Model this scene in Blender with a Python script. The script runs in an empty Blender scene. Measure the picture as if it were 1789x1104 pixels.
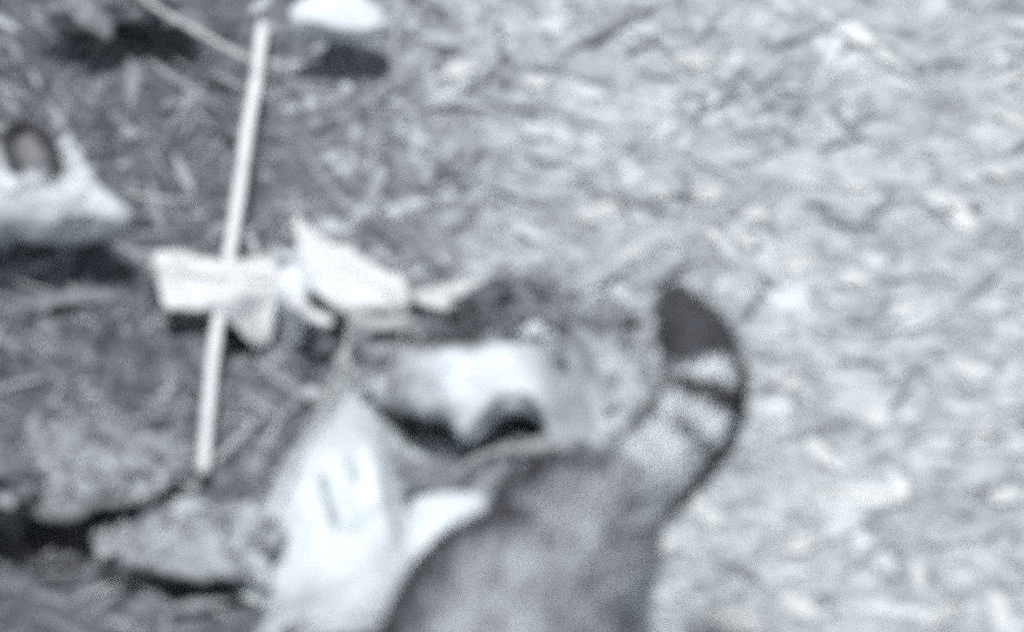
import bpy, bmesh, math, random
import numpy as np
from mathutils import Vector, noise, Matrix

rng = np.random.default_rng(7)
random.seed(7)
scene = bpy.context.scene
col = scene.collection

# ------------------------------------------------------------------ camera
PITCH = math.radians(42.0)
DIST = 3.6
SPAN = 0.68                                   # metres across the frame at the aim point
IW, IH = 1789.0, 1104.0
cam_d = bpy.data.cameras.new('camera')
cam_d.sensor_width = 36.0
cam_d.lens = 36.0 * DIST / SPAN
cam_d.clip_start = 0.05
cam_d.clip_end = 500.0
cam = bpy.data.objects.new('camera', cam_d)
CAM = Vector((0.0, -DIST * math.cos(PITCH), DIST * math.sin(PITCH)))
cam.location = CAM
cam.rotation_euler = (math.pi / 2 - PITCH, 0, 0)
col.objects.link(cam)
scene.camera = cam
cam_d.dof.use_dof = True                      # the trail camera is not focused on the litter
cam_d.dof.focus_distance = 9.0
cam_d.dof.aperture_fstop = cam_d.lens / 17.5
cam_d.dof.aperture_blades = 0

# ------------------------------------------------------------------ light
SUN_EL, SUN_AZ = math.radians(82.0), math.radians(215.0)     # azimuth from +Y (far side) towards +X
world = bpy.data.worlds.new('World')
scene.world = world
world.use_nodes = True
wn = world.node_tree
wn.nodes.clear()
out = wn.nodes.new('ShaderNodeOutputWorld')
bg = wn.nodes.new('ShaderNodeBackground')
hs = wn.nodes.new('ShaderNodeHueSaturation')
sky = wn.nodes.new('ShaderNodeTexSky')
sky.sky_type = 'NISHITA'
sky.sun_disc = False
sky.sun_elevation = SUN_EL
sky.sun_rotation = SUN_AZ
hs.inputs['Saturation'].default_value = 0.28               # an infrared picture: nearly no hue
bg.inputs['Strength'].default_value = 0.075
wn.links.new(sky.outputs[0], hs.inputs['Color'])
wn.links.new(hs.outputs[0], bg.inputs['Color'])
wn.links.new(bg.outputs[0], out.inputs['Surface'])
sun_d = bpy.data.lights.new('sun', 'SUN')
sun_d.energy = 3.2
sun_d.angle = math.radians(9.0)
sun_d.color = (1.0, 0.995, 0.985)
sun = bpy.data.objects.new('sun', sun_d)
sdir = Vector((math.sin(SUN_AZ) * math.cos(SUN_EL), math.cos(SUN_AZ) * math.cos(SUN_EL), math.sin(SUN_EL)))
sun.rotation_euler = sdir.to_track_quat('Z', 'Y').to_euler()
sun.location = sdir * 5
col.objects.link(sun)

scene.view_settings.view_transform = 'Standard'
scene.view_settings.look = 'None'
scene.view_settings.gamma = 1.0
scene.view_settings.exposure = 0.12
scene.render.film_transparent = False
scene.cycles.use_denoising = False            # keep the sensor-like grain
scene.cycles.filter_width = 3.6
scene.cycles.use_adaptive_sampling = True
scene.cycles.adaptive_threshold = 0.12
scene.cycles.adaptive_min_samples = 20
scene.cycles.max_bounces = 5

# ------------------------------------------------------------------ placing helpers
RIGHT = Vector((1, 0, 0))
UP = Vector((0, math.sin(PITCH), math.cos(PITCH)))
FWD = Vector((0, math.cos(PITCH), -math.sin(PITCH)))
K = SPAN / DIST / IW                          # tangent per picture pixel

def ray(px, py):
    return FWD + RIGHT * ((px - IW / 2) * K) + UP * (-(py - IH / 2) * K)

def P(px, py, z=0.0):                         # the place at height z
    d = ray(px, py)
    return CAM + d * ((z - CAM.z) / d.z)

def PY(px, py, y):                            # the place on the upright plane y
    d = ray(px, py)
    return CAM + d * ((y - CAM.y) / d.y)

M_PX = SPAN / IW                              # metres per pixel near the aim point

def nz(v, s, k=0):
    return noise.noise(Vector((v[0] * s + k * 13.7, v[1] * s - k * 7.1, v[2] * s + k * 3.3)))

def catmull(pts, n):
    pts = [Vector(p) for p in pts]
    m = len(pts)
    dense = []
    for i in range(m):
        p0, p1, p2, p3 = pts[i - 1], pts[i], pts[(i + 1) % m], pts[(i + 2) % m]
        for k in range(16):
            t = k / 16
            dense.append(0.5 * (2 * p1 + (p2 - p0) * t + (2 * p0 - 5 * p1 + 4 * p2 - p3) * t * t + (3 * p1 - p0 - 3 * p2 + p3) * t ** 3))
    L = [0.0]
    for i in range(len(dense)):
        L.append(L[-1] + (dense[(i + 1) % len(dense)] - dense[i]).length)
    res, j = [], 0
    for k in range(n):
        s = L[-1] * k / n
        while L[j + 1] < s:
            j += 1
        f = (s - L[j]) / max(1e-9, L[j + 1] - L[j])
        res.append(dense[j].lerp(dense[(j + 1) % len(dense)], f))
    return res

def spline(pts, n):                           # open curve through points (any dimension, numpy)
    p = np.array(pts, float)
    q = np.vstack([2 * p[0] - p[1], p, 2 * p[-1] - p[-2]])
    outp = []
    segs = len(p) - 1
    for k in range(n):
        u = k / (n - 1) * segs
        i = min(int(u), segs - 1)
        t = u - i
        p0, p1, p2, p3 = q[i], q[i + 1], q[i + 2], q[i + 3]
        outp.append(0.5 * (2 * p1 + (p2 - p0) * t + (2 * p0 - 5 * p1 + 4 * p2 - p3) * t * t + (3 * p1 - p0 - 3 * p2 + p3) * t ** 3))
    return np.array(outp)

# ------------------------------------------------------------------ materials (all nearly grey: infrared)
def grey(v):
    w = min(1.0, max(0.0, v))
    t = min(1.0, w / 0.5)
    return (w * (0.94 + 0.02 * t), w * (0.94 + 0.06 * t), w * (1.08 - 0.06 * t), 1.0)

def mat(name, lo, hi, scale=40.0, detail=6.0, bump=0.3, attr=None, rough=0.9, fine=260.0, contrast=(0.3, 0.7), stretch=None, bump_dist=0.004):
    m = bpy.data.materials.new(name)
    m.use_nodes = True
    nt = m.node_tree
    b = nt.nodes['Principled BSDF']
    b.inputs['Roughness'].default_value = rough
    b.inputs['Specular IOR Level'].default_value = 0.15
    tc = nt.nodes.new('ShaderNodeTexCoord')
    src = tc.outputs['Object']
    if stretch:
        mp = nt.nodes.new('ShaderNodeMapping')
        mp.inputs['Scale'].default_value = stretch
        nt.links.new(src, mp.inputs['Vector'])
        src = mp.outputs['Vector']
    n1 = nt.nodes.new('ShaderNodeTexNoise')
    n1.inputs['Scale'].default_value = scale
    n1.inputs['Detail'].default_value = detail
    n1.inputs['Roughness'].default_value = 0.62
    nt.links.new(src, n1.inputs['Vector'])
    r = nt.nodes.new('ShaderNodeValToRGB')
    r.color_ramp.elements[0].position, r.color_ramp.elements[1].position = contrast
    r.color_ramp.elements[0].color = grey(lo)
    r.color_ramp.elements[1].color = grey(hi)
    nt.links.new(n1.outputs['Fac'], r.inputs['Fac'])
    c = r.outputs['Color']
    if attr:
        a = nt.nodes.new('ShaderNodeAttribute')
        a.attribute_name = attr
        mx = nt.nodes.new('ShaderNodeMix')
        mx.data_type = 'RGBA'
        mx.blend_type = 'MULTIPLY'
        mx.inputs[0].default_value = 1.0
        nt.links.new(c, mx.inputs[6])
        nt.links.new(a.outputs['Color'], mx.inputs[7])
        c = mx.outputs[2]
    nt.links.new(c, b.inputs['Base Color'])
    if bump:
        n2 = nt.nodes.new('ShaderNodeTexNoise')
        n2.inputs['Scale'].default_value = fine
        n2.inputs['Detail'].default_value = 4
        nt.links.new(src, n2.inputs['Vector'])
        bp = nt.nodes.new('ShaderNodeBump')
        bp.inputs['Strength'].default_value = bump
        bp.inputs['Distance'].default_value = bump_dist
        nt.links.new(n2.outputs['Fac'], bp.inputs['Height'])
        nt.links.new(bp.outputs[0], b.inputs['Normal'])
    return m

MAT = {
    'ground': mat('soil', 0.72, 1.0, 55, 8, 0.6, 'tone', 0.95, 300),
    'litter': mat('dead_leaf', 0.8, 1.0, 90, 4, 0.3, 'tone', 0.85, 300),
    'leaf_pale': mat('pale_leaf', 0.56, 0.76, 70, 5, 0.4, None, 0.75, 220),
    'leaf_white': mat('bleached_leaf', 0.64, 0.86, 45, 7, 0.7, None, 0.75, 160, (0.3, 0.6), (1.0, 3.0, 1.0)),
    'leaf_dark': mat('dark_leaf', 0.05, 0.13, 90, 5, 0.4, None, 0.8, 220),
    'bark_pale': mat('peeled_wood', 0.78, 0.92, 50, 5, 0.35, None, 0.7, 260),
    'twig_pale': mat('dry_stem', 0.36, 0.5, 60, 4, 0.3, None, 0.8, 260),
    'twig_dark': mat('wet_root', 0.02, 0.05, 60, 4, 0.3, None, 0.8, 260),
    'stone': mat('pale_stone', 0.34, 0.6, 35, 9, 0.6, 'tone', 0.9, 180),
    'stone_white': mat('white_stone', 0.66, 0.86, 26, 7, 0.5, 'tone', 0.9, 150),
    'fur': mat('fur', 0.85, 1.0, 120, 4, 0.0, 'tone', 0.9),
    'eye': mat('eye', 0.02, 0.04, 10, 1, 0.0, None, 0.1),
    'nose': mat('nose', 0.08, 0.12, 80, 2, 0.2, None, 0.5),
}

# ------------------------------------------------------------------ object helpers
def link(name, me, m, parent=None):
    o = bpy.data.objects.new(name, me)
    col.objects.link(o)
    if m is not None:
        me.materials.append(m)
    if parent is not None:
        o.parent = parent
    return o

def tag(o, label=None, cat=None, group=None, kind=None):
    if label: o['label'] = label
    if cat: o['category'] = cat
    if group: o['group'] = group
    if kind: o['kind'] = kind
    return o

def empty(name, loc):
    o = bpy.data.objects.new(name, None)
    o.location = loc
    o.empty_display_size = 0.02
    col.objects.link(o)
    return o

def smooth(me):
    me.polygons.foreach_set('use_smooth', [True] * len(me.polygons))
    me.update()
    return me

def recentre(o):                              # put the object's origin at its base
    me = o.data
    n = len(me.vertices)
    co = np.empty(n * 3, np.float32)
    me.vertices.foreach_get('co', co)
    co = co.reshape(-1, 3)
    c = Vector((float(co[:, 0].mean()), float(co[:, 1].mean()), float(co[:, 2].min())))
    me.transform(Matrix.Translation(-c))
    o.location = o.location + c
    return o

def set_tone(me, vals):                       # one grey per vertex
    a = me.color_attributes.new('tone', 'FLOAT_COLOR', 'POINT')
    v = np.asarray(vals, np.float32)
    c = np.ones((len(v), 4), np.float32)
    t = np.clip(v / 0.5, 0, 1)
    c[:, 0] = v * (0.94 + 0.02 * t)
    c[:, 1] = v * (0.94 + 0.06 * t)
    c[:, 2] = v * (1.08 - 0.06 * t)
    a.data.foreach_set('color', c.ravel())

def mesh(name, v, f):
    me = bpy.data.meshes.new(name)
    me.from_pydata([tuple(map(float, p)) for p in v], [], f)
    me.update()
    return me

PITS = []                                     # hollows under the leaves and stones
for (px_, py_, rx_, ry_, d_) in ((320, 566, 48, 22, 0.04), (425, 625, 26, 38, 0.03), (540, 585, 62, 26, 0.06), (664, 600, 60, 24, 0.06), (110, 438, 140, 26, 0.04),
                                 (150, 912, 75, 18, 0.03), (230, 1012, 72, 24, 0.04), (200, 55, 110, 34, 0.04), (590, 100, 58, 20, 0.035),
                                 (745, 745, 50, 36, 0.045), (890, 735, 60, 24, 0.045)):
    q_ = P(px_, py_, -d_ * 0.6)
    PITS.append((q_.x, q_.y, rx_ * M_PX, ry_ * M_PX / math.sin(PITCH), d_))

def ground_z(x, y):
    v = Vector((x, y, 0))
    r = math.hypot(x, y)
    fall = 1.0 / (1.0 + (r / 2.5) ** 2)
    z = 0.010 * noise.noise(v * 7.0) + 0.003 * noise.noise(v * 19.0 + Vector((3, 1, 0))) + 0.0008 * noise.noise(v * 48.0)
    z *= fall
    if r < 0.8:
        for qx, qy, ax_, ay_, d_ in PITS:
            e = ((x - qx) / ax_) ** 2 + ((y - qy) / ay_) ** 2
            if e < 6: z -= d_ * math.exp(-e * e)
    z += 0.25 * max(0.0, r - 3.0) / 10 * noise.noise(v * 0.25)
    return z

def stone(name, outline, z_edge, dome, m, undercut=0.6, shift=(0, 0.02), n=84, rings=10, amp=0.006, fs=22.0, seed=0, tone=None, z_base=-0.07, warp=None, edge_drop=0.22):
    """A stone whose upper rim follows the outline at height z_edge; its foot is narrower and stands in the soil."""
    cp = catmull([(a, b, 0) for a, b in outline], n)
    rim = [P(p.x, p.y, z_edge) for p in cp]
    c = Vector((0, 0, 0))
    for p in rim: c += p
    c /= n
    v, f = [c + Vector((0, 0, dome))], []
    for k in range(1, rings + 1):
        r = k / rings
        for p in rim:
            q = c.lerp(p, r)
            v.append(Vector((q.x, q.y, z_edge + dome * (1 - r ** 2.2))))
    A = np.array([[q.x, q.y] for q in v[1:]]).reshape(rings, n, 2)
    C0 = np.array([c.x, c.y])
    for it in range(120):                     # relax the inner rings so that the top does not fold at notches
        inn = np.vstack([np.broadcast_to(C0, (1, n, 2)), A])
        A[:-1] = 0.25 * (inn[:-2] + A[1:] + np.roll(A[:-1], 1, 1) + np.roll(A[:-1], -1, 1))
    zz_ = [q.z for q in v]
    flat = A.reshape(-1, 2)
    v = [v[0]] + [Vector((flat[i][0], flat[i][1], zz_[i + 1])) for i in range(len(flat))]
    # rounded lip, then the receding underside
    th = max(0.006, z_edge * edge_drop)
    prof = [(1.012, -0.3 * th), (1.0, -0.75 * th), (0.95, -1.1 * th), (undercut * 0.4 + 0.55, -1.5 * th)]
    for s, dz in prof:
        for p in rim:
            q = c.lerp(p, s)
            v.append(Vector((q.x, q.y, z_edge + dz)))
    for s, zz in ((undercut, 0.012), (undercut * 0.96, z_base)):
        for p in rim:
            q = c.lerp(p, s)
            v.append(Vector((q.x + shift[0], q.y + shift[1], zz)))
    tot = rings + len(prof) + 2
    for i in range(n):
        f.append((0, 1 + i, 1 + (i + 1) % n))
    for k in range(tot - 1):
        a, b = 1 + k * n, 1 + (k + 1) * n
        for i in range(n):
            j = (i + 1) % n
            f.append((a + i, b + i, b + j, a + j))
    last = 1 + (tot - 1) * n
    f.append(tuple(last + i for i in range(n - 1, -1, -1)))
    vv = []
    for p in v:
        d = Vector((nz(p, fs, seed), nz(p, fs, seed + 5), nz(p, fs, seed + 9))) * amp
        d += Vector((nz(p, fs * 3.3, seed + 2), nz(p, fs * 3.3, seed + 3), nz(p, fs * 3.3, seed + 4))) * amp * 0.4
        q = p + d
        if warp: q = warp(q)
        vv.append(q)
    me = mesh(name, vv, f)
    bmn = bmesh.new(); bmn.from_mesh(me); bmesh.ops.recalc_face_normals(bmn, faces=bmn.faces); bmn.to_mesh(me); bmn.free()
    smooth(me)
    set_tone(me, [tone(p) if callable(tone) else (tone if tone is not None else 1.0) for p in vv])
    o = link(name, me, m)
    return o

def pix(p):                                   # plan coordinates over the plot, in the same measure as the outlines
    return (IW / 2 + p[0] / M_PX, IH / 2 - (p[1] * math.sin(PITCH) + p[2] * math.cos(PITCH)) / M_PX)

def sstep(a, b, x):
    t = min(1.0, max(0.0, (x - a) / (b - a)))
    return t * t * (3 - 2 * t)

def tube(name, pts, radii, m, parent=None, seg=10, wob=0.0):
    pts = [Vector(p) for p in pts]
    v, f = [], []
    n = len(pts)
    for i, p in enumerate(pts):
        t = (pts[min(n - 1, i + 1)] - pts[max(0, i - 1)]).normalized()
        a = t.orthogonal().normalized() if i == 0 else (a - t * a.dot(t)).normalized()
        b = t.cross(a)
        for k in range(seg):
            w = 2 * math.pi * k / seg
            rr = radii[i] * (1 + wob * nz(p + a * math.cos(w) * 0.01, 60, k))
            v.append(p + (a * math.cos(w) + b * math.sin(w)) * rr)
    for i in range(n - 1):
        for k in range(seg):
            j = (k + 1) % seg
            f.append((i * seg + k, i * seg + j, (i + 1) * seg + j, (i + 1) * seg + k))
    f.append(tuple(range(seg - 1, -1, -1)))
    f.append(tuple((n - 1) * seg + k for k in range(seg)))
    return link(name, smooth(mesh(name, v, f)), m, parent)

# ================================================================== THE GROUND
def lit_share(x, y):
    """How far the pale litter covers the dark soil at a place (soil on the left, litter on the right)."""
    px_like = x / M_PX + IW / 2
    n = 90 * noise.noise(Vector((x * 9, y * 9, 4))) + 60 * noise.noise(Vector((x * 23, y * 23, 8)))
    e = 420 - 90 * (y / 0.3)
    return min(1.0, max(0.0, (px_like + n - e) / 640)) ** 1.2

def patch(x, y):                              # litter of different age lies in drifts
    wx, wy = x + 0.010 * noise.noise(Vector((x * 30, y * 30, 1))), y + 0.010 * noise.noise(Vector((x * 30, y * 30, 7)))
    a = noise.noise(Vector((wx * 24 + wy * 6, wy * 34, 5)))
    b = noise.noise(Vector((wx * 62 - wy * 14, wy * 80, 9)))
    return max(0.6, 1 + 0.30 * a + 0.26 * b)

G = 420
u = np.linspace(-1, 1, G)
gx = 0.75 * u + 59 * np.sign(u) * np.abs(u) ** 7
V, F, T = [], [], []
for j in range(G):
    for i in range(G):
        x, y = float(gx[i]), float(gx[j])
        V.append((x, y, ground_z(x, y)))
        s = lit_share(x, y)
        g = 0.16 + 0.38 * s
        g *= patch(x, y)
        T.append(g)
for j in range(G - 1):
    for i in range(G - 1):
        a = j * G + i
        F.append((a, a + 1, a + G + 1, a + G))
gm = smooth(mesh('ground', V, F))
set_tone(gm, T)
ground = link('ground', gm, MAT['ground'])
tag(ground, 'forest floor, dark soil on the left and pale litter on the right', None, None, 'structure')

# ------------------------------------------------------------------ uncountable litter
def scatter(name, count, label, size, tone_fn, keep, aspect=(0.25, 0.6), area=(-1.0, 1.0, -0.95, 1.25), lift=(0.001, 0.008), tilt=0.28, seed=1, heading=None):
    r = np.random.default_rng(seed)
    V, F, T = [], [], []
    made = 0
    while made < count:
        x, y = r.uniform(area[0], area[1]), r.uniform(area[2], area[3])
        if r.random() > keep(x, y): continue
        made += 1
        L = r.lognormal(math.log(size), 0.45)
        wdt = L * r.uniform(*aspect)
        a = r.uniform(0, 2 * math.pi) if heading is None else r.normal(*heading)
        pit, rol = r.normal(0, tilt), r.normal(0, tilt)
        gz = ground_z(x, y)
        z = gz + r.uniform(*lift)
        ca, sa = math.cos(a), math.sin(a)
        curl = r.normal(0, 0.05) * L
        cup = r.normal(0, 0.08) * wdt
        tn = tone_fn(x, y, r)
        base = len(V)
        rows = ((-0.5, 0.12), (-0.2, 0.9), (0.15, 1.0), (0.5, 0.1))
        for k, (t, wf) in enumerate(rows):
            for s in (-1, 0, 1):
                lx, ly = t * L, s * wf * wdt / 2 * (1 + r.normal(0, 0.15))
                lz = curl * (t * t - 0.1) * 1.5 + cup * abs(s) + lx * pit * 0.8 + ly * rol
                V.append((x + ca * lx - sa * ly, y + sa * lx + ca * ly, max(z + lz, gz - 0.004)))
                T.append(tn * (1 if s else 0.93))
        for k in range(3):
            for s in range(2):
                a0 = base + k * 3 + s
                F.append((a0, a0 + 1, a0 + 4, a0 + 3))
    me = mesh(name, V, F)
    set_tone(me, T)
    o = link(name, me, MAT['litter'])
    tag(o, label, None, None, 'stuff')
    return o

def near(x, y):
    d = max(abs(x) / 0.45, abs(y) / 0.45)
    return 1.0 if d < 1 else max(0.15, 1.0 / d ** 2.2)

scatter('leaf_litter', 2600, 'pale dead leaf litter covering the slope on the right', 0.022,
        lambda x, y, r: patch(x, y) * float(np.clip(r.normal(0.55, 0.06), 0.25, 0.88)),
        lambda x, y: near(x, y) * (0.02 + 0.98 * lit_share(x, y)), aspect=(0.3, 0.6), lift=(0.0003, 0.0015), tilt=0.05, seed=3)
scatter('leaf_crumbs', 15000, 'small pale crumbs of dead leaves between the grass blades', 0.0075,
        lambda x, y, r: patch(x, y) * float(np.clip(r.normal(0.54, 0.08), 0.15, 0.88)),
        lambda x, y: near(x, y) * (0.03 + 0.97 * lit_share(x, y)), aspect=(0.3, 0.9), lift=(0.0003, 0.002), tilt=0.06, seed=4)
scatter('pale_flecks', 2200, 'bright flecks of bleached leaf scattered over the pale slope', 0.017,
        lambda x, y, r: float(np.clip(r.normal(0.70, 0.08), 0.5, 0.85)),
        lambda x, y: near(x, y) * lit_share(x, y) ** 3 * max(0, noise.noise(Vector((x * 11, y * 13, 3))) + 0.45), aspect=(0.28, 0.6), lift=(0.001, 0.002), tilt=0.03, seed=14, heading=(-0.25, 0.55))
scatter('soil_crumbs', 7000, 'dark soil crumbs and rotten leaves on the bare ground', 0.010,
        lambda x, y, r: patch(x, y) * float(np.clip(r.normal(0.20, 0.05), 0.05, 0.5)),
        lambda x, y: near(x, y) * (1 - lit_share(x, y)), aspect=(0.2, 0.6), lift=(0.0005, 0.004), tilt=0.12, seed=5)
scatter('dry_grass', 3500, 'thin dry grass blades matted over the pale slope', 0.026,
        lambda x, y, r: patch(x, y) * float(np.clip(r.normal(0.56, 0.07), 0.12, 0.88)),
        lambda x, y: near(x, y) * lit_share(x, y), aspect=(0.05, 0.14), lift=(0.0005, 0.0025), tilt=0.05, seed=6)
scatter('grass_blades', 4500, 'thin grey grass blades strewn over the dark soil', 0.030,
        lambda x, y, r: patch(x, y) * float(np.clip(r.normal(0.36, 0.13), 0.08, 0.75)),
        lambda x, y: near(x, y) * (1 - 0.8 * lit_share(x, y)), aspect=(0.05, 0.12), lift=(0.001, 0.006), tilt=0.12, seed=8)

def cover(o, count, tone, size, seed, name='dead_leaves', aspect=(0.25, 0.6), tilt=0.25, spread=0.004, keep=None, upmin=0.8):
    """Ragged leaf scraps lying on the upper side of a stone or heap, as one part of it."""
    r = np.random.default_rng(seed)
    me = o.data
    me.calc_loop_triangles()
    nvv = len(me.vertices)
    cc = np.empty(nvv * 3, np.float32); me.vertices.foreach_get('co', cc); cc = cc.reshape(-1, 3)
    tr = np.empty(len(me.loop_triangles) * 3, np.int32); me.loop_triangles.foreach_get('vertices', tr); tr = tr.reshape(-1, 3)
    A, B, C = cc[tr[:, 0]], cc[tr[:, 1]], cc[tr[:, 2]]
    N = np.cross(B - A, C - A); ar = np.linalg.norm(N, axis=1); N /= ar[:, None] + 1e-12
    N[N[:, 2] < 0] *= 1
    wgt = ar * (N[:, 2] > upmin) * (cc[tr].mean(1)[:, 2] > cc[:, 2].max() * 0.25)
    ids = r.choice(len(tr), count, p=wgt / wgt.sum())
    V, F, T = [], [], []
    for i in ids:
        a, b = r.random(), r.random()
        if a + b > 1: a, b = 1 - a, 1 - b
        p = A[i] + (B[i] - A[i]) * a + (C[i] - A[i]) * b
        tn = tone(Vector(p) + o.location, r)
        if tn is None: continue
        nrm = Vector(N[i]) + Vector(r.normal(0, tilt, 3)); nrm.normalize()
        t = nrm.orthogonal().normalized()
        t.rotate(Matrix.Rotation(r.uniform(0, 6.283), 3, nrm))
        bt = nrm.cross(t)
        L = r.lognormal(math.log(size), 0.4); Wd = L * r.uniform(*aspect)
        c0 = Vector(p) + Vector(N[i]) * r.uniform(0, spread)
        base = len(V)
        cu = r.normal(0, 0.25) * L
        for (u_, wf) in ((-0.5, 0.12), (-0.2, 0.9), (0.15, 1.0), (0.5, 0.1)):
            for sd in (-1, 1):
                V.append(c0 + t * (u_ * L) + bt * (sd * wf * Wd / 2) + nrm * (cu * u_ * u_ * 2))
                T.append(tn)
        for k in range(3):
            q = base + 2 * k
            F.append((q, q + 1, q + 3, q + 2))
    m2 = mesh(name, V, F)
    set_tone(m2, T)
    c = link(name, m2, MAT['litter'], o)
    c['kind'] = 'stuff'
    return c

# ================================================================== STONES
def boulder_tone(p):
    x, y = pix(p)
    n = 60 * nz(p, 25, 1) + 35 * nz(p, 60, 2)
    # band of shade painted over the far top, bleached ledge in front, mottled shoulder to the right
    mott = (0.72 + 0.33 * sstep(640, 900, x)) + 0.75 * nz(p, 34, 7) + 0.6 * nz(p, 90, 8)
    left = 1 - sstep(910, 1060, x + n)
    shade_band = left * sstep(640, 720, x + n) * (1 - sstep(565, 625, y + 0.8 * n)) * (0.25 + 0.75 * sstep(478, 560, y + 0.5 * n + 0.16 * (950 - x)))
    ledge = left * sstep(598, 648, y + 1.1 * n) * sstep(680, 770, x + n) * (1 - sstep(665, 720, y + 0.2 * n) * 0.5)
    v = mott * (1 - ledge) + (1.6 + 0.2 * nz(p, 45, 12)) * ledge
    return v * (1 - shade_band) + (0.26 + 0.22 * sstep(780, 940, x) + 0.2 * nz(p, 40, 3)) * shade_band

def boulder_shape(q):
    """High at the front lip, running down into the slope at the back and on the right."""
    x, y = pix(q)
    q = Vector(q)
    if q.z > 0:
        z = q.z * (1 - 0.90 * sstep(900, 1080, x)) * (0.22 + 0.78 * sstep(470, 640, y)) * (1 - 0.62 * (1 - sstep(650, 830, x)))
        q.y += (q.z - z) * math.cos(PITCH) / math.sin(PITCH)      # the flattened part spreads up the slope
        q.z = z
    return q
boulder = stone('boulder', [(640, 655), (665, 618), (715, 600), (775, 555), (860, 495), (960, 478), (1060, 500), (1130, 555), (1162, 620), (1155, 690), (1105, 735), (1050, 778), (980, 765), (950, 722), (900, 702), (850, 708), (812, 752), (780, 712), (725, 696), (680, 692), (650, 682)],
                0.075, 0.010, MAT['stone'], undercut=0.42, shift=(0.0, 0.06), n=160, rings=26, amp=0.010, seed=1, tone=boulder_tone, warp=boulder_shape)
tag(recentre(boulder), 'large mottled boulder with a jagged overhanging white lip behind the animal', 'boulder')
cover(boulder, 3200, lambda p, r: None if 690 < pix(p)[0] < 950 and 595 < pix(p)[1] < 770 else min(0.88, 0.48 * boulder_tone(p) * r.normal(1.0, 0.12)), 0.013, 41, 'boulder_scraps', (0.12, 0.5), 0.3)  # scraps take the boulder's tone, painted shade included

FOLDS = ((588, 790, 622, 900, 15, 0.5), (655, 790, 669, 842, 16, 0.6), (555, 830, 590, 960, 30, 0.25), (640, 880, 640, 960, 34, 0.2))
CRACKS = ((577, 822, 603, 905, 5, 0.6), (627, 795, 638, 826, 5, 0.35), (700, 770, 706, 930, 9, 0.12))

def seg_dist(x, y, x0, y0, x1, y1):
    t = max(0, min(1, ((x - x0) * (x1 - x0) + (y - y0) * (y1 - y0)) / ((x1 - x0) ** 2 + (y1 - y0) ** 2)))
    return math.hypot(x - x0 - t * (x1 - x0), y - y0 - t * (y1 - y0))

def folds(q):                                 # raised folds of the bleached surface, thin cracks between them
    x, y = pix(q)
    dz = 0.0
    for x0, y0, x1, y1, w, k in FOLDS: dz += 0.010 * k * math.exp(-(seg_dist(x, y, x0, y0, x1, y1) / w) ** 2)
    for x0, y0, x1, y1, w, k in CRACKS: dz -= 0.016 * k * math.exp(-(seg_dist(x, y, x0, y0, x1, y1) / w) ** 2)
    return q + Vector((0, 0, dz))

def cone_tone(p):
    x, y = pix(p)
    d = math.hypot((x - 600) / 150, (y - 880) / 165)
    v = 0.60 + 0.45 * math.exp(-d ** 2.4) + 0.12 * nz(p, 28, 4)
    for x0, y0, x1, y1, w, k in FOLDS: v += 0.35 * k * math.exp(-(seg_dist(x, y, x0, y0, x1, y1) / w) ** 2)  # fold tops lightened in the colour, as if lit
    for x0, y0, x1, y1, w, k in CRACKS: v *= 1 - k * math.exp(-(seg_dist(x, y, x0, y0, x1, y1) / w) ** 2)  # shade of the cracks put into the colour
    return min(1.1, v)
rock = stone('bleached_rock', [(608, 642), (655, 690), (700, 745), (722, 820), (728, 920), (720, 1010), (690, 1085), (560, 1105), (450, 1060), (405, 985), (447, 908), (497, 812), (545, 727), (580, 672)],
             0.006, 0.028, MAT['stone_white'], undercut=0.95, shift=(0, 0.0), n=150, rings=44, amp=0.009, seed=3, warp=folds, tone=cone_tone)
def rock_scrap(p, r):
    x, y = pix(p)
    d = math.hypot((x - 615) / 85, (y - 865) / 120)
    if d < 1.7: return None
    return cone_tone(p) * 0.80 * r.normal(1.0, 0.14)
cover(recentre(rock), 700, rock_scrap, 0.018, 42, 'leaf_scraps', (0.15, 0.45), 0.15, 0.003)
tag(rock, 'bright bleached rock with thin dark cracks, tapering to a point', 'rock')

cobble = stone('white_cobble', [(716, 880), (750, 864), (800, 860), (838, 866), (852, 890), (845, 930), (820, 975), (780, 1010), (730, 1020), (706, 950)],
               0.075, 0.012, MAT['stone_white'], undercut=0.8, shift=(0, 0.01), amp=0.002, seed=5, tone=1.03)
tag(recentre(cobble), 'smooth white cobble tucked against the animal\'s flank', 'stone')

ledge = stone('ledge_stone', [(700, 800), (760, 815), (800, 812), (850, 786), (920, 776), (1000, 776), (1040, 800), (1000, 860), (880, 890), (800, 875), (720, 860)],
              0.03, 0.012, MAT['stone'], undercut=0.9, shift=(0, 0), amp=0.011, seed=8, tone=lambda p: 0.62 + 0.3 * nz(p, 40, 6))
cover(recentre(ledge), 260, lambda p, r: 0.30 * float(np.clip(r.normal(1.0, 0.25), 0.4, 1.6)), 0.013, 49, tilt=0.15)
tag(ledge, 'low grey ledge stone under the overhanging lip of the boulder', 'stone')

knot = stone('bleached_block', [(-60, 300), (0, 262), (25, 255), (60, 300), (90, 275), (100, 245), (125, 252), (165, 310), (205, 350), (232, 372), (200, 382), (110, 384), (40, 380), (-60, 384)],
             0.066, 0.012, MAT['stone_white'], undercut=0.30, shift=(0, 0.075), amp=0.008, seed=11, tone=lambda p: 0.84 + 0.25 * nz(p, 30, 3), edge_drop=0.3)
cover(recentre(knot), 60, lambda p, r: 0.55 * float(np.clip(r.normal(1.0, 0.25), 0.4, 1.5)), 0.017, 43, tilt=0.10, spread=0.002)
tag(knot, 'pale block at the left edge with a dark rolled leaf on it', 'stone')

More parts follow.
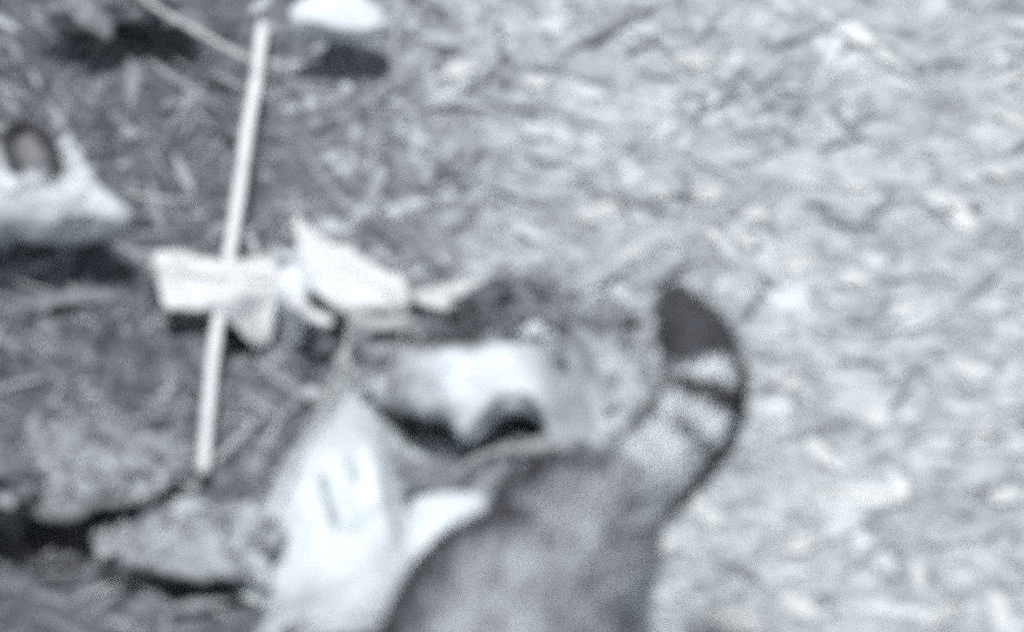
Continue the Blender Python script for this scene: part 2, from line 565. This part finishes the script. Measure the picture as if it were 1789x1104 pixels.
hump = stone('leaf_heap', [(30, 800), (60, 768), (110, 756), (160, 770), (200, 758), (240, 775), (270, 765), (300, 790), (310, 830), (270, 860), (210, 880), (140, 890), (70, 885), (30, 850)],
             0.034, 0.016, MAT['stone'], undercut=0.72, shift=(0, 0.035), amp=0.008, seed=13, tone=0.75)
cover(recentre(hump), 220, lambda p, r: 0.4 * float(np.clip(r.normal(1.0, 0.25), 0.4, 1.5)), 0.018, 44, tilt=0.10, spread=0.004, aspect=(0.25, 0.5))
tag(hump, 'ragged grey heap of leaves left of the stick\'s lower end', 'leaf heap')

slab = stone('leaf_covered_slab', [(165, 935), (230, 922), (320, 910), (420, 900), (470, 930), (450, 985), (380, 1000), (320, 995), (300, 990), (250, 978), (195, 965)],
             0.030, 0.008, MAT['stone'], undercut=0.6, shift=(0.03, 0.04), amp=0.006, seed=17, tone=0.85)
cover(recentre(slab), 220, lambda p, r: 0.45 * float(np.clip(r.normal(1.0, 0.25), 0.4, 1.5)), 0.015, 45, tilt=0.14, spread=0.004, aspect=(0.25, 0.5))
tag(slab, 'flat grey leaf-covered slab with black shadow beneath, near the lower left corner', 'stone')

topw = stone('white_flake_stone', [(505, 22), (540, 2), (600, -12), (650, -6), (668, 18), (650, 42), (615, 52), (560, 46), (520, 40)],
             0.055, 0.008, MAT['stone_white'], undercut=0.4, shift=(0, 0.03), amp=0.008, seed=19, tone=1.0)
tag(recentre(topw), 'small white flat stone at the top edge right of the stick', 'stone')

topl = stone('grey_overhang_stone', [(80, -20), (130, -60), (220, -70), (290, -40), (320, 0), (270, 14), (200, 12), (130, 20), (85, 10)],
             0.055, 0.01, MAT['stone'], undercut=0.35, shift=(0, 0.07), amp=0.010, seed=23, tone=0.7)
cover(recentre(topl), 350, lambda p, r: 0.34 * float(np.clip(r.normal(1.0, 0.25), 0.4, 1.5)), 0.020, 47, tilt=0.35, spread=0.008)
tag(topl, 'grey leaf-strewn stone cut by the top edge, black shadow under it', 'stone')

edge = stone('edge_stone', [(-90, 830), (-40, 790), (30, 800), (60, 830), (40, 855), (-10, 870), (-80, 880)],
             0.05, 0.01, MAT['stone'], undercut=0.85, shift=(0, 0.01), amp=0.010, seed=29, tone=0.5)
cover(recentre(edge), 250, lambda p, r: 0.28 * float(np.clip(r.normal(1.0, 0.25), 0.4, 1.5)), 0.020, 48, tilt=0.35, spread=0.008)
tag(edge, 'dark grey stone cut by the left edge, lower down', 'stone')

# ================================================================== CURLED DEAD LEAVES (the large ones)
def flake(name, outline, zfun, m, n=64, rings=9, th=0.0018, seed=0, amp=0.0015):
    """A curled leaf with thickness; zfun gives the height over the outline's own picture place."""
    cp = catmull([(a, b, 0) for a, b in outline], n)
    c = Vector((0, 0, 0))
    for p in cp: c += p
    c /= n
    for i, p in enumerate(cp):                # torn, uneven margin
        d = (p - c).normalized()
        cp[i] = p + d * (7 * noise.noise(Vector((i * 0.45, seed * 3.1, 0))) + 4 * noise.noise(Vector((i * 1.3, seed * 1.7, 5))))
    top, f = [], []
    pts = [c] + [c.lerp(p, k / rings) for k in range(1, rings + 1) for p in cp]
    for q in pts:
        w = P(q.x, q.y, zfun(q.x, q.y))
        w += Vector((0, 0, amp * 2.6 * nz(w, 55, seed) + amp * 1.2 * nz(w, 150, seed)))
        top.append(w)
    m0 = len(top)
    v = top + [p - Vector((0, 0, th)) for p in top]
    for i in range(n):
        j = (i + 1) % n
        f.append((0, 1 + i, 1 + j)); f.append((m0, m0 + 1 + j, m0 + 1 + i))
        for k in range(rings - 1):
            a, b = 1 + k * n, 1 + (k + 1) * n
            f.append((a + i, b + i, b + j, a + j))
            f.append((m0 + a + j, m0 + b + j, m0 + b + i, m0 + a + i))
        e = 1 + (rings - 1) * n
        f.append((e + i, m0 + e + i, m0 + e + j, e + j))
    return link(name, smooth(mesh(name, v, f)), m)

def add_midrib(leaf, pts, r, zfun, m):
    o = tube('midrib', [P(a, b, zfun(a, b) + 0.001) - leaf.location for a, b in pts], [r * (1 - 0.6 * i / len(pts)) for i in range(len(pts))], m, leaf, 6)
    return o

def za(x, y):
    return 0.038 - 0.0000018 * (y - 470) ** 2 * (1 if y > 470 else 0.6) - max(0, y - 560) * 0.0001 + 0.004 * math.sin(x * 0.05) + 0.003 * math.sin(x * 0.021 + y * 0.06)
la = flake('curled_leaf', [(268, 452), (300, 438), (345, 448), (395, 455), (440, 448), (480, 452), (492, 480), (486, 520), (478, 560), (472, 590), (452, 612), (436, 596), (415, 570), (385, 552), (340, 540), (290, 535), (278, 500)], za, MAT['leaf_white'], seed=1)
tag(recentre(la), 'white curled leaf lying across the middle of the stick', 'leaf')
add_midrib(la, [(275, 470), (340, 478), (410, 484), (480, 490)], 0.0012, za, MAT['leaf_pale'])

def zb(x, y):
    return 0.04 + 0.006 * math.exp(-((y - (385 + (x - 515) * 0.6)) / 40) ** 2) + (480 - y) * 0.00004 - max(0, y - 530) * 0.0004
lb = flake('broken_leaf', [(515, 378), (528, 385), (545, 410), (590, 425), (640, 455), (690, 478), (715, 510), (705, 550), (660, 548), (610, 555), (575, 530), (548, 505), (530, 480), (520, 430)], zb, MAT['leaf_white'], seed=3)
tag(recentre(lb), 'large pale broken leaf with a pointed tip, right of the stick', 'leaf')
add_midrib(lb, [(520, 385), (570, 430), (630, 480), (690, 520)], 0.0008, zb, MAT['leaf_white'])

lc = stone('white_pebble', [(482, 490), (496, 470), (520, 464), (540, 478), (542, 500), (528, 520), (505, 522), (488, 512)], 0.05, 0.012, MAT['stone_white'], undercut=0.7, shift=(0, 0.0), n=48, rings=8, amp=0.001, seed=31, tone=1.2)
tag(recentre(lc), 'round bright white pebble between the two white leaves', 'pebble')

def zs(x, y): return 0.055 - (x - 505) * 0.0002
chip = flake('wood_chip', [(500, 508), (520, 512), (548, 532), (578, 556), (572, 566), (545, 556), (515, 540), (500, 524)], zs, MAT['leaf_white'], n=40, rings=5, th=0.004, seed=5)
tag(recentre(chip), 'narrow white wood chip pointing down right from the round pebble', 'wood chip')

def zd(x, y): return 0.03 - max(0, y - 560) * 0.0003
ld = flake('curled_leaf', [(612, 550), (640, 535), (690, 535), (720, 548), (712, 572), (680, 576), (640, 578), (615, 580)], zd, MAT['twig_pale'], n=40, rings=5, seed=6)
tag(recentre(ld), 'small greyish curled leaf below the pointed white leaf, left of boulder', 'leaf')

# rolled dark leaf on the block at the left
pts = []
roll_c, roll_r = P(55, 268, 0.085), (0.0155, 0.021)
v, f = [], []
S, R = 40, 12
for k in range(S):
    a = 2 * math.pi * (k / (S - 1)) * 0.97 + 1.2
    for i in range(R):
        w = 2 * math.pi * i / R
        rr = 0.0042 * (1 + 0.25 * nz(Vector((k * 0.3, i, 0)), 1, 2))
        ox, oz = math.cos(a) * roll_r[0], math.sin(a) * roll_r[1]
        nx, nzv = math.cos(a), math.sin(a)
        lean = 0.35 * oz
        p = roll_c + RIGHT * (ox + nx * rr * math.cos(w) - 0.28 * oz) + UP * (oz + nzv * rr * math.cos(w)) - FWD * (rr * math.sin(w) * 2.2)
        v.append(p)
for k in range(S - 1):
    for i in range(R):
        j = (i + 1) % R
        f.append((k * R + i, k * R + j, (k + 1) * R + j, (k + 1) * R + i))
f.append(tuple(range(R - 1, -1, -1))); f.append(tuple((S - 1) * R + i for i in range(R)))
ro = link('rolled_leaf', smooth(mesh('rolled_leaf', v, f)), MAT['leaf_dark'])
recentre(ro)
bm = bmesh.new(); bmesh.ops.create_icosphere(bm, subdivisions=3, radius=1.0)
for q in bm.verts:
    d_ = q.co * (1 + 0.2 * nz(q.co, 2.0, 4))
    q.co = RIGHT * (d_.x * 0.012 - 0.28 * 0.017 * d_.z) + UP * (d_.z * 0.017) + FWD * (d_.y * 0.007 + 0.004)
e = bpy.data.meshes.new('inner_fold'); bm.to_mesh(e); bm.free()
inner = link('inner_fold', smooth(e), mat('rolled_leaf_inside', 0.2, 0.36, 120, 5, 0.4, None, 0.85, 220), ro)
inner.location = roll_c - ro.location
tag(ro, 'dark leaf rolled into a ring on the pale block at left', 'leaf')

# ================================================================== STICKS
n = 30
sp = spline([(459, 45), (448, 140), (431, 240), (417, 345), (402, 440), (384, 545), (371, 640), (362, 740), (355, 826)], n)
st = tube('stick', [P(a, b, 0.016 + 0.008 * math.sin(i / n * 3)) for i, (a, b) in enumerate(sp)], [0.0048 - 0.0010 * i / n + 0.0003 * math.sin(i * 1.9) for i in range(n)], MAT['bark_pale'], seg=12, wob=0.12)
tag(recentre(st), 'straight white peeled stick lying down the left side', 'stick')
sp = spline([(215, -30), (270, 12), (350, 60), (442, 108)], 16)
tw = tube('twig', [P(a, b, 0.075 - 0.0026 * i) for i, (a, b) in enumerate(sp)], [0.0020] * 16, MAT['leaf_pale'], seg=8, wob=0.2)
tag(recentre(tw), 'thin grey twig slanting to the upper end of the stick', 'twig')
sp = spline([(-20, 925), (20, 945), (60, 975), (95, 992), (135, 985)], 18)
tw = tube('root', [P(a, b, 0.016) for a, b in sp], [0.003 - 0.0001 * i for i in range(18)], MAT['twig_dark'], seg=8, wob=0.25)
tag(recentre(tw), 'thin black root curving in from the lower left edge', 'root')
sp = spline([(548, 760), (575, 690), (600, 620), (612, 560)], 14)
tw = tube('twig', [P(a, b, 0.02) for a, b in sp], [0.0009] * 14, MAT['leaf_pale'], seg=6, wob=0.2)
tag(recentre(tw), 'thin pale stem rising from the bleached rock to the small leaf', 'twig')
for k_, (pts_, r_, lab_) in enumerate((
        ([(622, 575), (580, 670), (515, 790), (446, 918)], 0.0017, 'long thin stalk along the left side of the bleached rock'),
        ([(712, 560), (700, 600), (690, 640), (672, 690)], 0.0016, 'thin stalk standing left of the boulder\'s white lip'),
        ([(180, 410), (215, 432), (250, 455), (285, 470)], 0.0016, 'thin stalk from the left block towards the white curled leaf'),
        ([(560, 215), (610, 190), (665, 165), (720, 140)], 0.0014, 'thin pale stalk rising right, upper middle beside the stick'))):
    sp = spline(pts_, 16)
    tw = tube('stalk', [P(a, b, 0.045) for a, b in sp], [r_ * 0.7] * 16, MAT['twig_pale'], seg=6, wob=0.2)
    tag(recentre(tw), lab_, 'stalk')
sp = spline([(1000, 520), (1050, 480), (1100, 445), (1140, 425)], 12)
tw = tube('twig', [P(a, b, 0.02) for a, b in sp], [0.0016] * 12, MAT['leaf_pale'], seg=6, wob=0.2)
tag(recentre(tw), 'short pale twig above the right shoulder of the boulder', 'twig')

sp = spline([(802, 828), (825, 803), (870, 789), (930, 783), (1005, 774)], 16)
tw = tube('dry_stem', [P(a, b, 0.052) for a, b in sp], [0.0013 + 0.0008 * math.sin(i / 15 * 3.1) for i in range(16)], MAT['twig_pale'], seg=8, wob=0.3)
tag(recentre(tw), 'pale bent stem on the ledge stone, right above the animal\'s back', 'stem')

# ================================================================== SINGLE LEAVES ON THE BRIGHT SLOPE
def single_leaf(px, py, ln, ang, wd, seed, m, label, group=None, parts=False):
    r = random.Random(seed)
    c = P(px, py, 0.006)
    c.z = ground_z(c.x, c.y)
    L = ln * M_PX
    W = wd * M_PX
    a = math.radians(ang)
    ax = (RIGHT * math.cos(a) + Vector((0, 1, 0)) * math.sin(a) / math.sin(PITCH)).normalized()
    L *= math.hypot(math.cos(a), math.sin(a) / math.sin(PITCH))
    bx = Vector((-ax.y, ax.x, 0))
    W *= math.hypot(bx.x, bx.y * math.sin(PITCH)) ** -0.5
    N, C = 11, 7
    v, f = [], []
    bend, cup, tw = r.uniform(-0.05, 0.02), r.uniform(-0.15, 0.1), r.uniform(-0.2, 0.2)
    side = r.uniform(-0.12, 0.12)
    for i in range(N):
        t = i / (N - 1)
        w = W / 2 * (math.sin(math.pi * (0.06 + 0.88 * t)) ** 0.7) * (1 + 0.55 * noise.noise(Vector((t * 7, seed, 0))))
        for k in range(C):
            s = (k / (C - 1) - 0.5) * 2
            p = ax * ((t - 0.5) * L) + bx * (s * w + side * L * math.sin(math.pi * t))
            z = bend * L * (4 * (t - 0.5) ** 2) + cup * w * s * s + tw * s * w * (t - 0.5) + 0.002 * noise.noise(Vector((t * 5, s * 2, seed)))
            v.append(p + Vector((0, 0, z + 0.004)))
    m0 = len(v)
    v += [p - Vector((0, 0, 0.0008)) for p in v]
    for i in range(N - 1):
        for k in range(C - 1):
            q = i * C + k
            f.append((q, q + 1, q + C + 1, q + C))
            f.append((m0 + q, m0 + q + C, m0 + q + C + 1, m0 + q + 1))
    o = link('fallen_leaf', smooth(mesh('fallen_leaf', v, f)), m)
    o.location = c
    tag(o, label, 'leaf', group)
    if parts:
        tube('midrib', [ax * ((t - 0.5) * L) + bx * (side * L * math.sin(math.pi * t)) + Vector((0, 0, 0.0052 + bend * L * (4 * (t - 0.5) ** 2))) for t in [i / 8 * 1.12 - 0.06 for i in range(9)]],
             [0.0009] * 9, MAT['leaf_pale'], o, 5)
    return o

special = [
    (1498, 862, 150, -3, 40, 'long white leaf lying level at the lower right, longest there'),
    (1565, 835, 58, -72, 26, 'short white leaf standing off the right end of the long level one'),
    (1660, 366, 100, -45, 44, 'broad white leaf slanting down right near the right edge'),
    (1232, 336, 80, 4, 32, 'oval pale leaf lying level above the dark tail tip'),
    (1500, 62, 66, -42, 40, 'bright leaf slanting down right near the top, right half'),
    (1215, 104, 76, 2, 34, 'pale wide leaf near the top, middle of the slope'),
    (1765, 128, 60, 22, 22, 'narrow leaf rising to the right edge, below the top corner'),
    (1765, 205, 66, -22, 20, 'narrow leaf slanting down at the right edge, upper third'),
    (1645, 1068, 84, 25, 24, 'pale leaf rising to the right, cut near the bottom edge'),
    (1236, 890, 74, -55, 26, 'pale leaf slanting down right, just right of the tail\'s root'),
    (1390, 948, 80, 10, 34, 'oval pale leaf right of the animal\'s thigh'),
    (1285, 1078, 90, -12, 44, 'broad pale leaf at the bottom edge right of the animal'),
    (1370, 648, 54, -20, 48, 'roundish bright leaf just right of the tail\'s rings'),
    (1048, 366, 92, 22, 36, 'broad pale leaf above the boulder, rising right'),
    (1386, 440, 84, 4, 40, 'wide pale leaf to the upper right of the dark tail tip'),
]
for i, (x, y, l, a, w, lab) in enumerate(special):
    single_leaf(x, y, l, a, w, 100 + i, MAT['leaf_white'] if i in (0, 1, 2, 4) else MAT['leaf_pale'], lab, 'pale leaves on the bright slope', l > 70)
others = [
    (1545, 92, 44, -60, 24, 'small steep leaf below the bright slanting leaf near the top'),
    (1452, 95, 44, 75, 30, 'small upright leaf left of the bright slanting leaf near the top'),
    (1150, 336, 46, -35, 24, 'small slanting leaf left of the oval leaf above the tail tip'),
    (1320, 366, 46, 0, 28, 'small level leaf right of the oval leaf above the tail tip'),
    (1495, 312, 40, -10, 22, 'tiny bright leaf alone in the middle of the upper right quarter'),
    (1192, 252, 30, 0, 20, 'tiny white leaf halfway between tail tip and top edge'),
    (1246, 402, 40, -48, 18, 'tiny slanting leaf straight above the tail, left one of a pair'),
    (1296, 404, 56, -32, 20, 'narrow slanting leaf above the tail, right one of a pair'),
    (1491, 477, 66, -4, 30, 'level pale leaf at mid height, right of the tail tip'),
    (1582, 533, 60, 22, 24, 'narrow leaf rising right at mid height in the right third'),
    (1695, 636, 70, -10, 34, 'pale leaf near the right edge just below mid height'),
    (1532, 712, 50, 10, 38, 'roundish pale leaf above the long level leaf'),
    (1446, 776, 80, -38, 38, 'large slanting leaf right of the tail, above the long level leaf'),
    (1162, 957, 56, 30, 28, 'pale leaf touching the animal\'s hind edge below the tail root'),
    (1395, 1057, 60, -30, 36, 'pale leaf near the bottom edge, second from the animal'),
    (1746, 1063, 70, -80, 34, 'upright pale leaf in the bottom right corner'),
    (1714, 757, 60, 5, 30, 'level pale leaf near the right edge, two thirds down'),
    (1755, 860, 50, 10, 34, 'broad grey leaf at the right edge, level with the long white leaf'),
    (1610, 1000, 56, -70, 24, 'steep narrow leaf below the right end of the long level leaf'),
    (800, 128, 70, 18, 30, 'pale leaf in the upper middle, well right of the stick'),
    (940, 150, 46, 20, 26, 'small pale leaf at upper centre, right of a larger pale one'),
    (1110, 440, 70, 30, 26, 'pale leaf rising right just above the boulder\'s right shoulder'),
    (790, 500, 130, 12, 60, 'broad pale leaf on the far side of the boulder, beside broken leaf'),
    (1740, 300, 50, -25, 28, 'small leaf at the right edge above the broad white slanting leaf'),
]
for i, (x, y, l, a, w, lab) in enumerate(others):
    single_leaf(x, y, l, a, w, 300 + i, MAT['leaf_pale'], lab, 'pale leaves on the bright slope')

# ================================================================== THE CAT (walking towards the camera, head below the frame)
def blob(bm, c, r, m=None):
    res = bmesh.ops.create_icosphere(bm, subdivisions=3, radius=1.0)
    M = Matrix.Translation(c) @ (m or Matrix.Identity(4)) @ Matrix.Diagonal((r[0], r[1], r[2], 1))
    bmesh.ops.transform(bm, matrix=M, verts=res['verts'])

def limb(bm, pts, radii, steps=14):
    p = spline([list(q) + [rr] for q, rr in zip(pts, radii)], steps * (len(pts) - 1))
    for row in p:
        blob(bm, Vector(row[:3]), (row[3],) * 3)

hip_z = 0.235
hips = P(992, 958, hip_z)
belly = P(884, 1104, 0.225)
ribs = Vector((belly.x - 0.02, belly.y - 0.13, 0.215))
chest = ribs + Vector((0.005, -0.09, 0.0))
neck = chest + Vector((0.0, -0.075, 0.045))
head = neck + Vector((0.01, -0.065, 0.03))
bm = bmesh.new()
waist = P(975, 1035, 0.232)
limb(bm, [hips, waist, belly, ribs, chest, neck, head], [0.047, 0.038, 0.059, 0.067, 0.062, 0.046, 0.045], 10)
# head: skull, muzzle, cheeks, ears
blob(bm, head + Vector((0, -0.008, 0.004)), (0.047, 0.05, 0.043))
blob(bm, head + Vector((0, -0.047, -0.014)), (0.023, 0.022, 0.018))
for s in (-1, 1):
    blob(bm, head + Vector((0.026 * s, -0.015, -0.016)), (0.024, 0.026, 0.022))
    e0 = head + Vector((0.027 * s, 0.004, 0.03))
    limb(bm, [e0, e0 + Vector((0.008 * s, 0.006, 0.02)), e0 + Vector((0.011 * s, 0.008, 0.04))], [0.017, 0.012, 0.004], 6)
# legs, mid-stride
for s, fy in ((-1, 0.02), (1, -0.05)):
    a = hips + Vector((0.012 * s - 0.009, -0.005, -0.02))
    knee = a + Vector((0.006 * s, -0.06 + fy * 0.5, -0.085))
    hock = a + Vector((0.012 * s, 0.04 + fy, -0.135))
    hock.z = 0.085
    paw = Vector((hock.x, hock.y - 0.018 + fy * 0.3, 0.02))
    toe = paw + Vector((0, -0.035, -0.004))
    limb(bm, [a, knee, hock], [0.040, 0.030, 0.018], 10)
    limb(bm, [hock, paw], [0.017, 0.015], 8)
    limb(bm, [paw, toe], [0.017, 0.016], 6)
for s, fy in ((-1, -0.04), (1, 0.03)):
    a = chest + Vector((0.034 * s, 0.0, -0.01))
    el = a + Vector((0.006 * s, 0.025 + fy * 0.3, -0.075))
    wr = Vector((el.x - 0.004 * s, el.y - 0.02 + fy, 0.045))
    paw = Vector((wr.x, wr.y - 0.012, 0.018))
    limb(bm, [a, el, wr], [0.04, 0.026, 0.017], 10)
    limb(bm, [wr, paw, paw + Vector((0, -0.024, -0.002))], [0.017, 0.017, 0.015], 5)
# tail: held up behind the rump, curling back at the tip
ty = hips.y + 0.06
TAIL_PX = [(1058, 895, 54, 0.0), (1112, 846, 68, 0.03), (1172, 784, 74, 0.055), (1219, 722, 70, 0.075), (1232, 655, 62, 0.095), (1212, 590, 52, 0.115), (1184, 538, 32, 0.13)]
TAIL = [list(PY(a, b, hips.y + dy)) + [r * M_PX * 1.0] for a, b, r, dy in TAIL_PX]
tail_c = spline(TAIL, 90)
for row in tail_c:
    blob(bm, Vector(row[:3]), (row[3] * 0.93,) * 3)
raw = bpy.data.meshes.new('raw')
bm.to_mesh(raw); bm.free()
tmp = bpy.data.objects.new('tmp', raw)
col.objects.link(tmp)
rm = tmp.modifiers.new('r', 'REMESH'); rm.mode = 'VOXEL'; rm.voxel_size = 0.0045
sm = tmp.modifiers.new('s', 'SMOOTH'); sm.iterations = 6; sm.factor = 0.5
dg = bpy.context.evaluated_depsgraph_get()
body_me = bpy.data.meshes.new_from_object(tmp.evaluated_get(dg))
bpy.data.objects.remove(tmp)
body_me.name = 'body'
nv = len(body_me.vertices)
co = np.empty(nv * 3, np.float32); body_me.vertices.foreach_get('co', co); co = co.reshape(-1, 3)
no = np.empty(nv * 3, np.float32); body_me.vertices.foreach_get('normal', no); no = no.reshape(-1, 3)
# coat pattern
tc3 = tail_c[:, :3]
tl = np.concatenate([[0], np.cumsum(np.linalg.norm(np.diff(tc3, axis=0), axis=1))]); tl /= tl[-1]
spine = spline([list(p) for p in (hips, belly, ribs, chest, neck, head)], 60)

RIMF, RIMD = np.array(FWD), np.array((-RIGHT * 0.75 + UP * 0.66).normalized())   # shade painted along the back's upper-left outline, as viewed
def coat(p, nrm):
    d = np.linalg.norm(tc3 - p, axis=1)
    i = int(d.argmin())
    base = 0.39
    ds = np.linalg.norm(spine - p, axis=1)
    j = int(ds.argmin())
    onb = ds[j] / 0.07
    tail_w = 1.0 if (i > 6 and d[i] < 0.04) else 0.0
    jit = 0.5 * noise.noise(Vector(p) * 60)
    if tail_w:
        s = tl[i] + 0.012 * jit
        v = 0.38 + 0.30 * sstep(0.09, 0.14, s)
        def band(a, b, lo, soft=0.012):
            nonlocal v
            k = 1 / (1 + math.exp(-(s - a) / soft * 2)) * 1 / (1 + math.exp((s - b) / soft * 2))
            v = v * (1 - k) + lo * k
        band(0.425, 0.475, 0.06, 0.006)
        band(0.475, 0.565, 0.82, 0.007)
        band(0.575, 0.675, 0.06, 0.006)
        band(0.685, 0.745, 0.82, 0.007)
        band(0.745, 1.2, 0.085, 0.006)
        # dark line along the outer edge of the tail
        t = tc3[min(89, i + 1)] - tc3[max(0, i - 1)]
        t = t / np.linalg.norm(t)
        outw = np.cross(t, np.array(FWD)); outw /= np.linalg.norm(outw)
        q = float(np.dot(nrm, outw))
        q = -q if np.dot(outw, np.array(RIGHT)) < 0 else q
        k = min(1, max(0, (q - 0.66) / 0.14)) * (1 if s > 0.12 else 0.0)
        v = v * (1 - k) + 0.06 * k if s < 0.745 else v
        v *= 1 - 0.6 * min(1, max(0, (-q - 0.66) / 0.2)) * (s < 0.745)  # shading painted into the tone along the tail's left edge
        return v
    # body: painted shade along the upper-left outline, faint flank stripes
    along = j / 59
    up = nrm[2]
    lat = p[0] - spine[j][0]
    v = base * (1 + 0.3 * noise.noise(Vector((p[0] * 45, p[1] * 30, p[2] * 30))) + 0.15 * noise.noise(Vector((lat * 40, along * 40, 0))))
    v *= 1 - 0.25 * max(0, math.sin(along * 60 + 6 * lat / 0.07) - 0.3) * min(1, abs(lat) / 0.04)
    leftedge = sstep(0.036, 0.056, -lat)
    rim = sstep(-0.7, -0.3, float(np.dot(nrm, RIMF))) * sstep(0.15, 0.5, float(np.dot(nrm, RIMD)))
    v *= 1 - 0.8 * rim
    return max(0.05, v)

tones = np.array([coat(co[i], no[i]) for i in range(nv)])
smooth(body_me)
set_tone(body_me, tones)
cat = empty('cat', (hips.x, hips.y, 0.0))
tag(cat, 'grey wildcat with bushy ringed tail and dark tail tip, cut by the bottom edge', 'cat')
off = -Vector((hips.x, hips.y, 0.0))
body_me.transform(Matrix.Translation(off))
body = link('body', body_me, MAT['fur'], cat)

# fur: fine tapering strands lying along the body
NF = 70000
body_me.calc_loop_triangles()
tri = np.array([t.vertices[:] for t in body_me.loop_triangles])
cb = co + np.array(off)
A, B, C = cb[tri[:, 0]], cb[tri[:, 1]], cb[tri[:, 2]]
ar = np.linalg.norm(np.cross(B - A, C - A), axis=1)
pick = rng.choice(len(tri), NF, p=ar / ar.sum())
r1, r2 = rng.random(NF), rng.random(NF)
fl = r1 + r2 > 1
r1[fl], r2[fl] = 1 - r1[fl], 1 - r2[fl]
pt = A[pick] + (B[pick] - A[pick]) * r1[:, None] + (C[pick] - A[pick]) * r2[:, None]
pn = no[tri[pick, 0]]

# flow: backwards along spine, and outwards along the tail
flow = np.zeros_like(pt)
on_tail = np.zeros(NF, bool)
pw = pt - np.array(off)
chunk = 5000
st_ = np.gradient(tc3, axis=0); st_ /= np.linalg.norm(st_, axis=1)[:, None]
ss_ = -np.gradient(spine, axis=0); ss_ /= np.linalg.norm(ss_, axis=1)[:, None]
for c0 in range(0, NF, chunk):
    q = pw[c0:c0 + chunk]
    dt = np.linalg.norm(q[:, None] - tc3[None], axis=2)
    ds = np.linalg.norm(q[:, None] - spine[None], axis=2)
    it, js = dt.argmin(1), ds.argmin(1)
    ont = (dt.min(1) < 0.04) & (it > 8)
    on_tail[c0:c0 + chunk] = ont
    flow[c0:c0 + chunk] = np.where(ont[:, None], st_[it], ss_[js])
flow += np.array([0, 0, -0.35]) * (pn[:, 2:3] < 0.8)
flow += rng.normal(0, 0.28, flow.shape)
flow -= pn * np.sum(flow * pn, axis=1)[:, None]
flow /= np.linalg.norm(flow, axis=1)[:, None] + 1e-9
ln = rng.uniform(0.010, 0.026, NF)[:, None]
ln = np.where(on_tail[:, None], ln * 0.6, ln)
from mathutils.kdtree import KDTree
kd = KDTree(nv)
for i in range(nv): kd.insert(cb[i], i)
kd.balance()
midp = pt + flow * ln * 0.6
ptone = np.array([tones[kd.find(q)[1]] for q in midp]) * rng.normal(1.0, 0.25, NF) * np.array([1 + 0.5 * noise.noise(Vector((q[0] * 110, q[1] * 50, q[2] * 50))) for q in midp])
sidev = np.cross(pn, flow)
wd_ = 0.0012
p0a, p0b = pt + sidev * wd_, pt - sidev * wd_
mid = pt + flow * ln * 0.55 + pn * ln * 0.22
p1a, p1b = mid + sidev * wd_ * 0.7, mid - sidev * wd_ * 0.7
tip = pt + flow * ln + pn * ln * 0.30
FV = np.stack([p0a, p0b, p1a, p1b, tip], axis=1).reshape(-1, 3)
b5 = np.arange(NF) * 5
fq = np.stack([b5, b5 + 1, b5 + 3, b5 + 2], axis=1)
ft = np.stack([b5 + 2, b5 + 3, b5 + 4], axis=1)
loops = np.concatenate([fq.ravel(), ft.ravel()])
me = bpy.data.meshes.new('fur')
me.vertices.add(len(FV)); me.vertices.foreach_set('co', FV.astype(np.float32).ravel())
me.loops.add(len(loops)); me.loops.foreach_set('vertex_index', loops.astype(np.int32))
me.polygons.add(NF * 2)
me.polygons.foreach_set('loop_start', np.concatenate([np.arange(NF) * 4, NF * 4 + np.arange(NF) * 3]).astype(np.int32))
me.update(calc_edges=True)
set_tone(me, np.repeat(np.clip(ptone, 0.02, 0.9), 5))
fur = link('fur', me, MAT['fur'], cat)
fur['kind'] = 'stuff'
for s in (-1, 1):
    bm = bmesh.new(); bmesh.ops.create_uvsphere(bm, u_segments=16, v_segments=10, radius=0.009)
    bmesh.ops.transform(bm, matrix=Matrix.Translation(head + off + Vector((0.02 * s, -0.049, 0.008))), verts=bm.verts)
    e = bpy.data.meshes.new('eye'); bm.to_mesh(e); bm.free()
    link('eye', smooth(e), MAT['eye'], cat)
bm = bmesh.new(); bmesh.ops.create_uvsphere(bm, u_segments=14, v_segments=8, radius=0.007)
bmesh.ops.transform(bm, matrix=Matrix.Translation(head + off + Vector((0, -0.068, -0.008))) @ Matrix.Diagonal((1.1, 0.7, 0.8, 1)), verts=bm.verts)
e = bpy.data.meshes.new('nose'); bm.to_mesh(e); bm.free()
link('nose', smooth(e), MAT['nose'], cat)
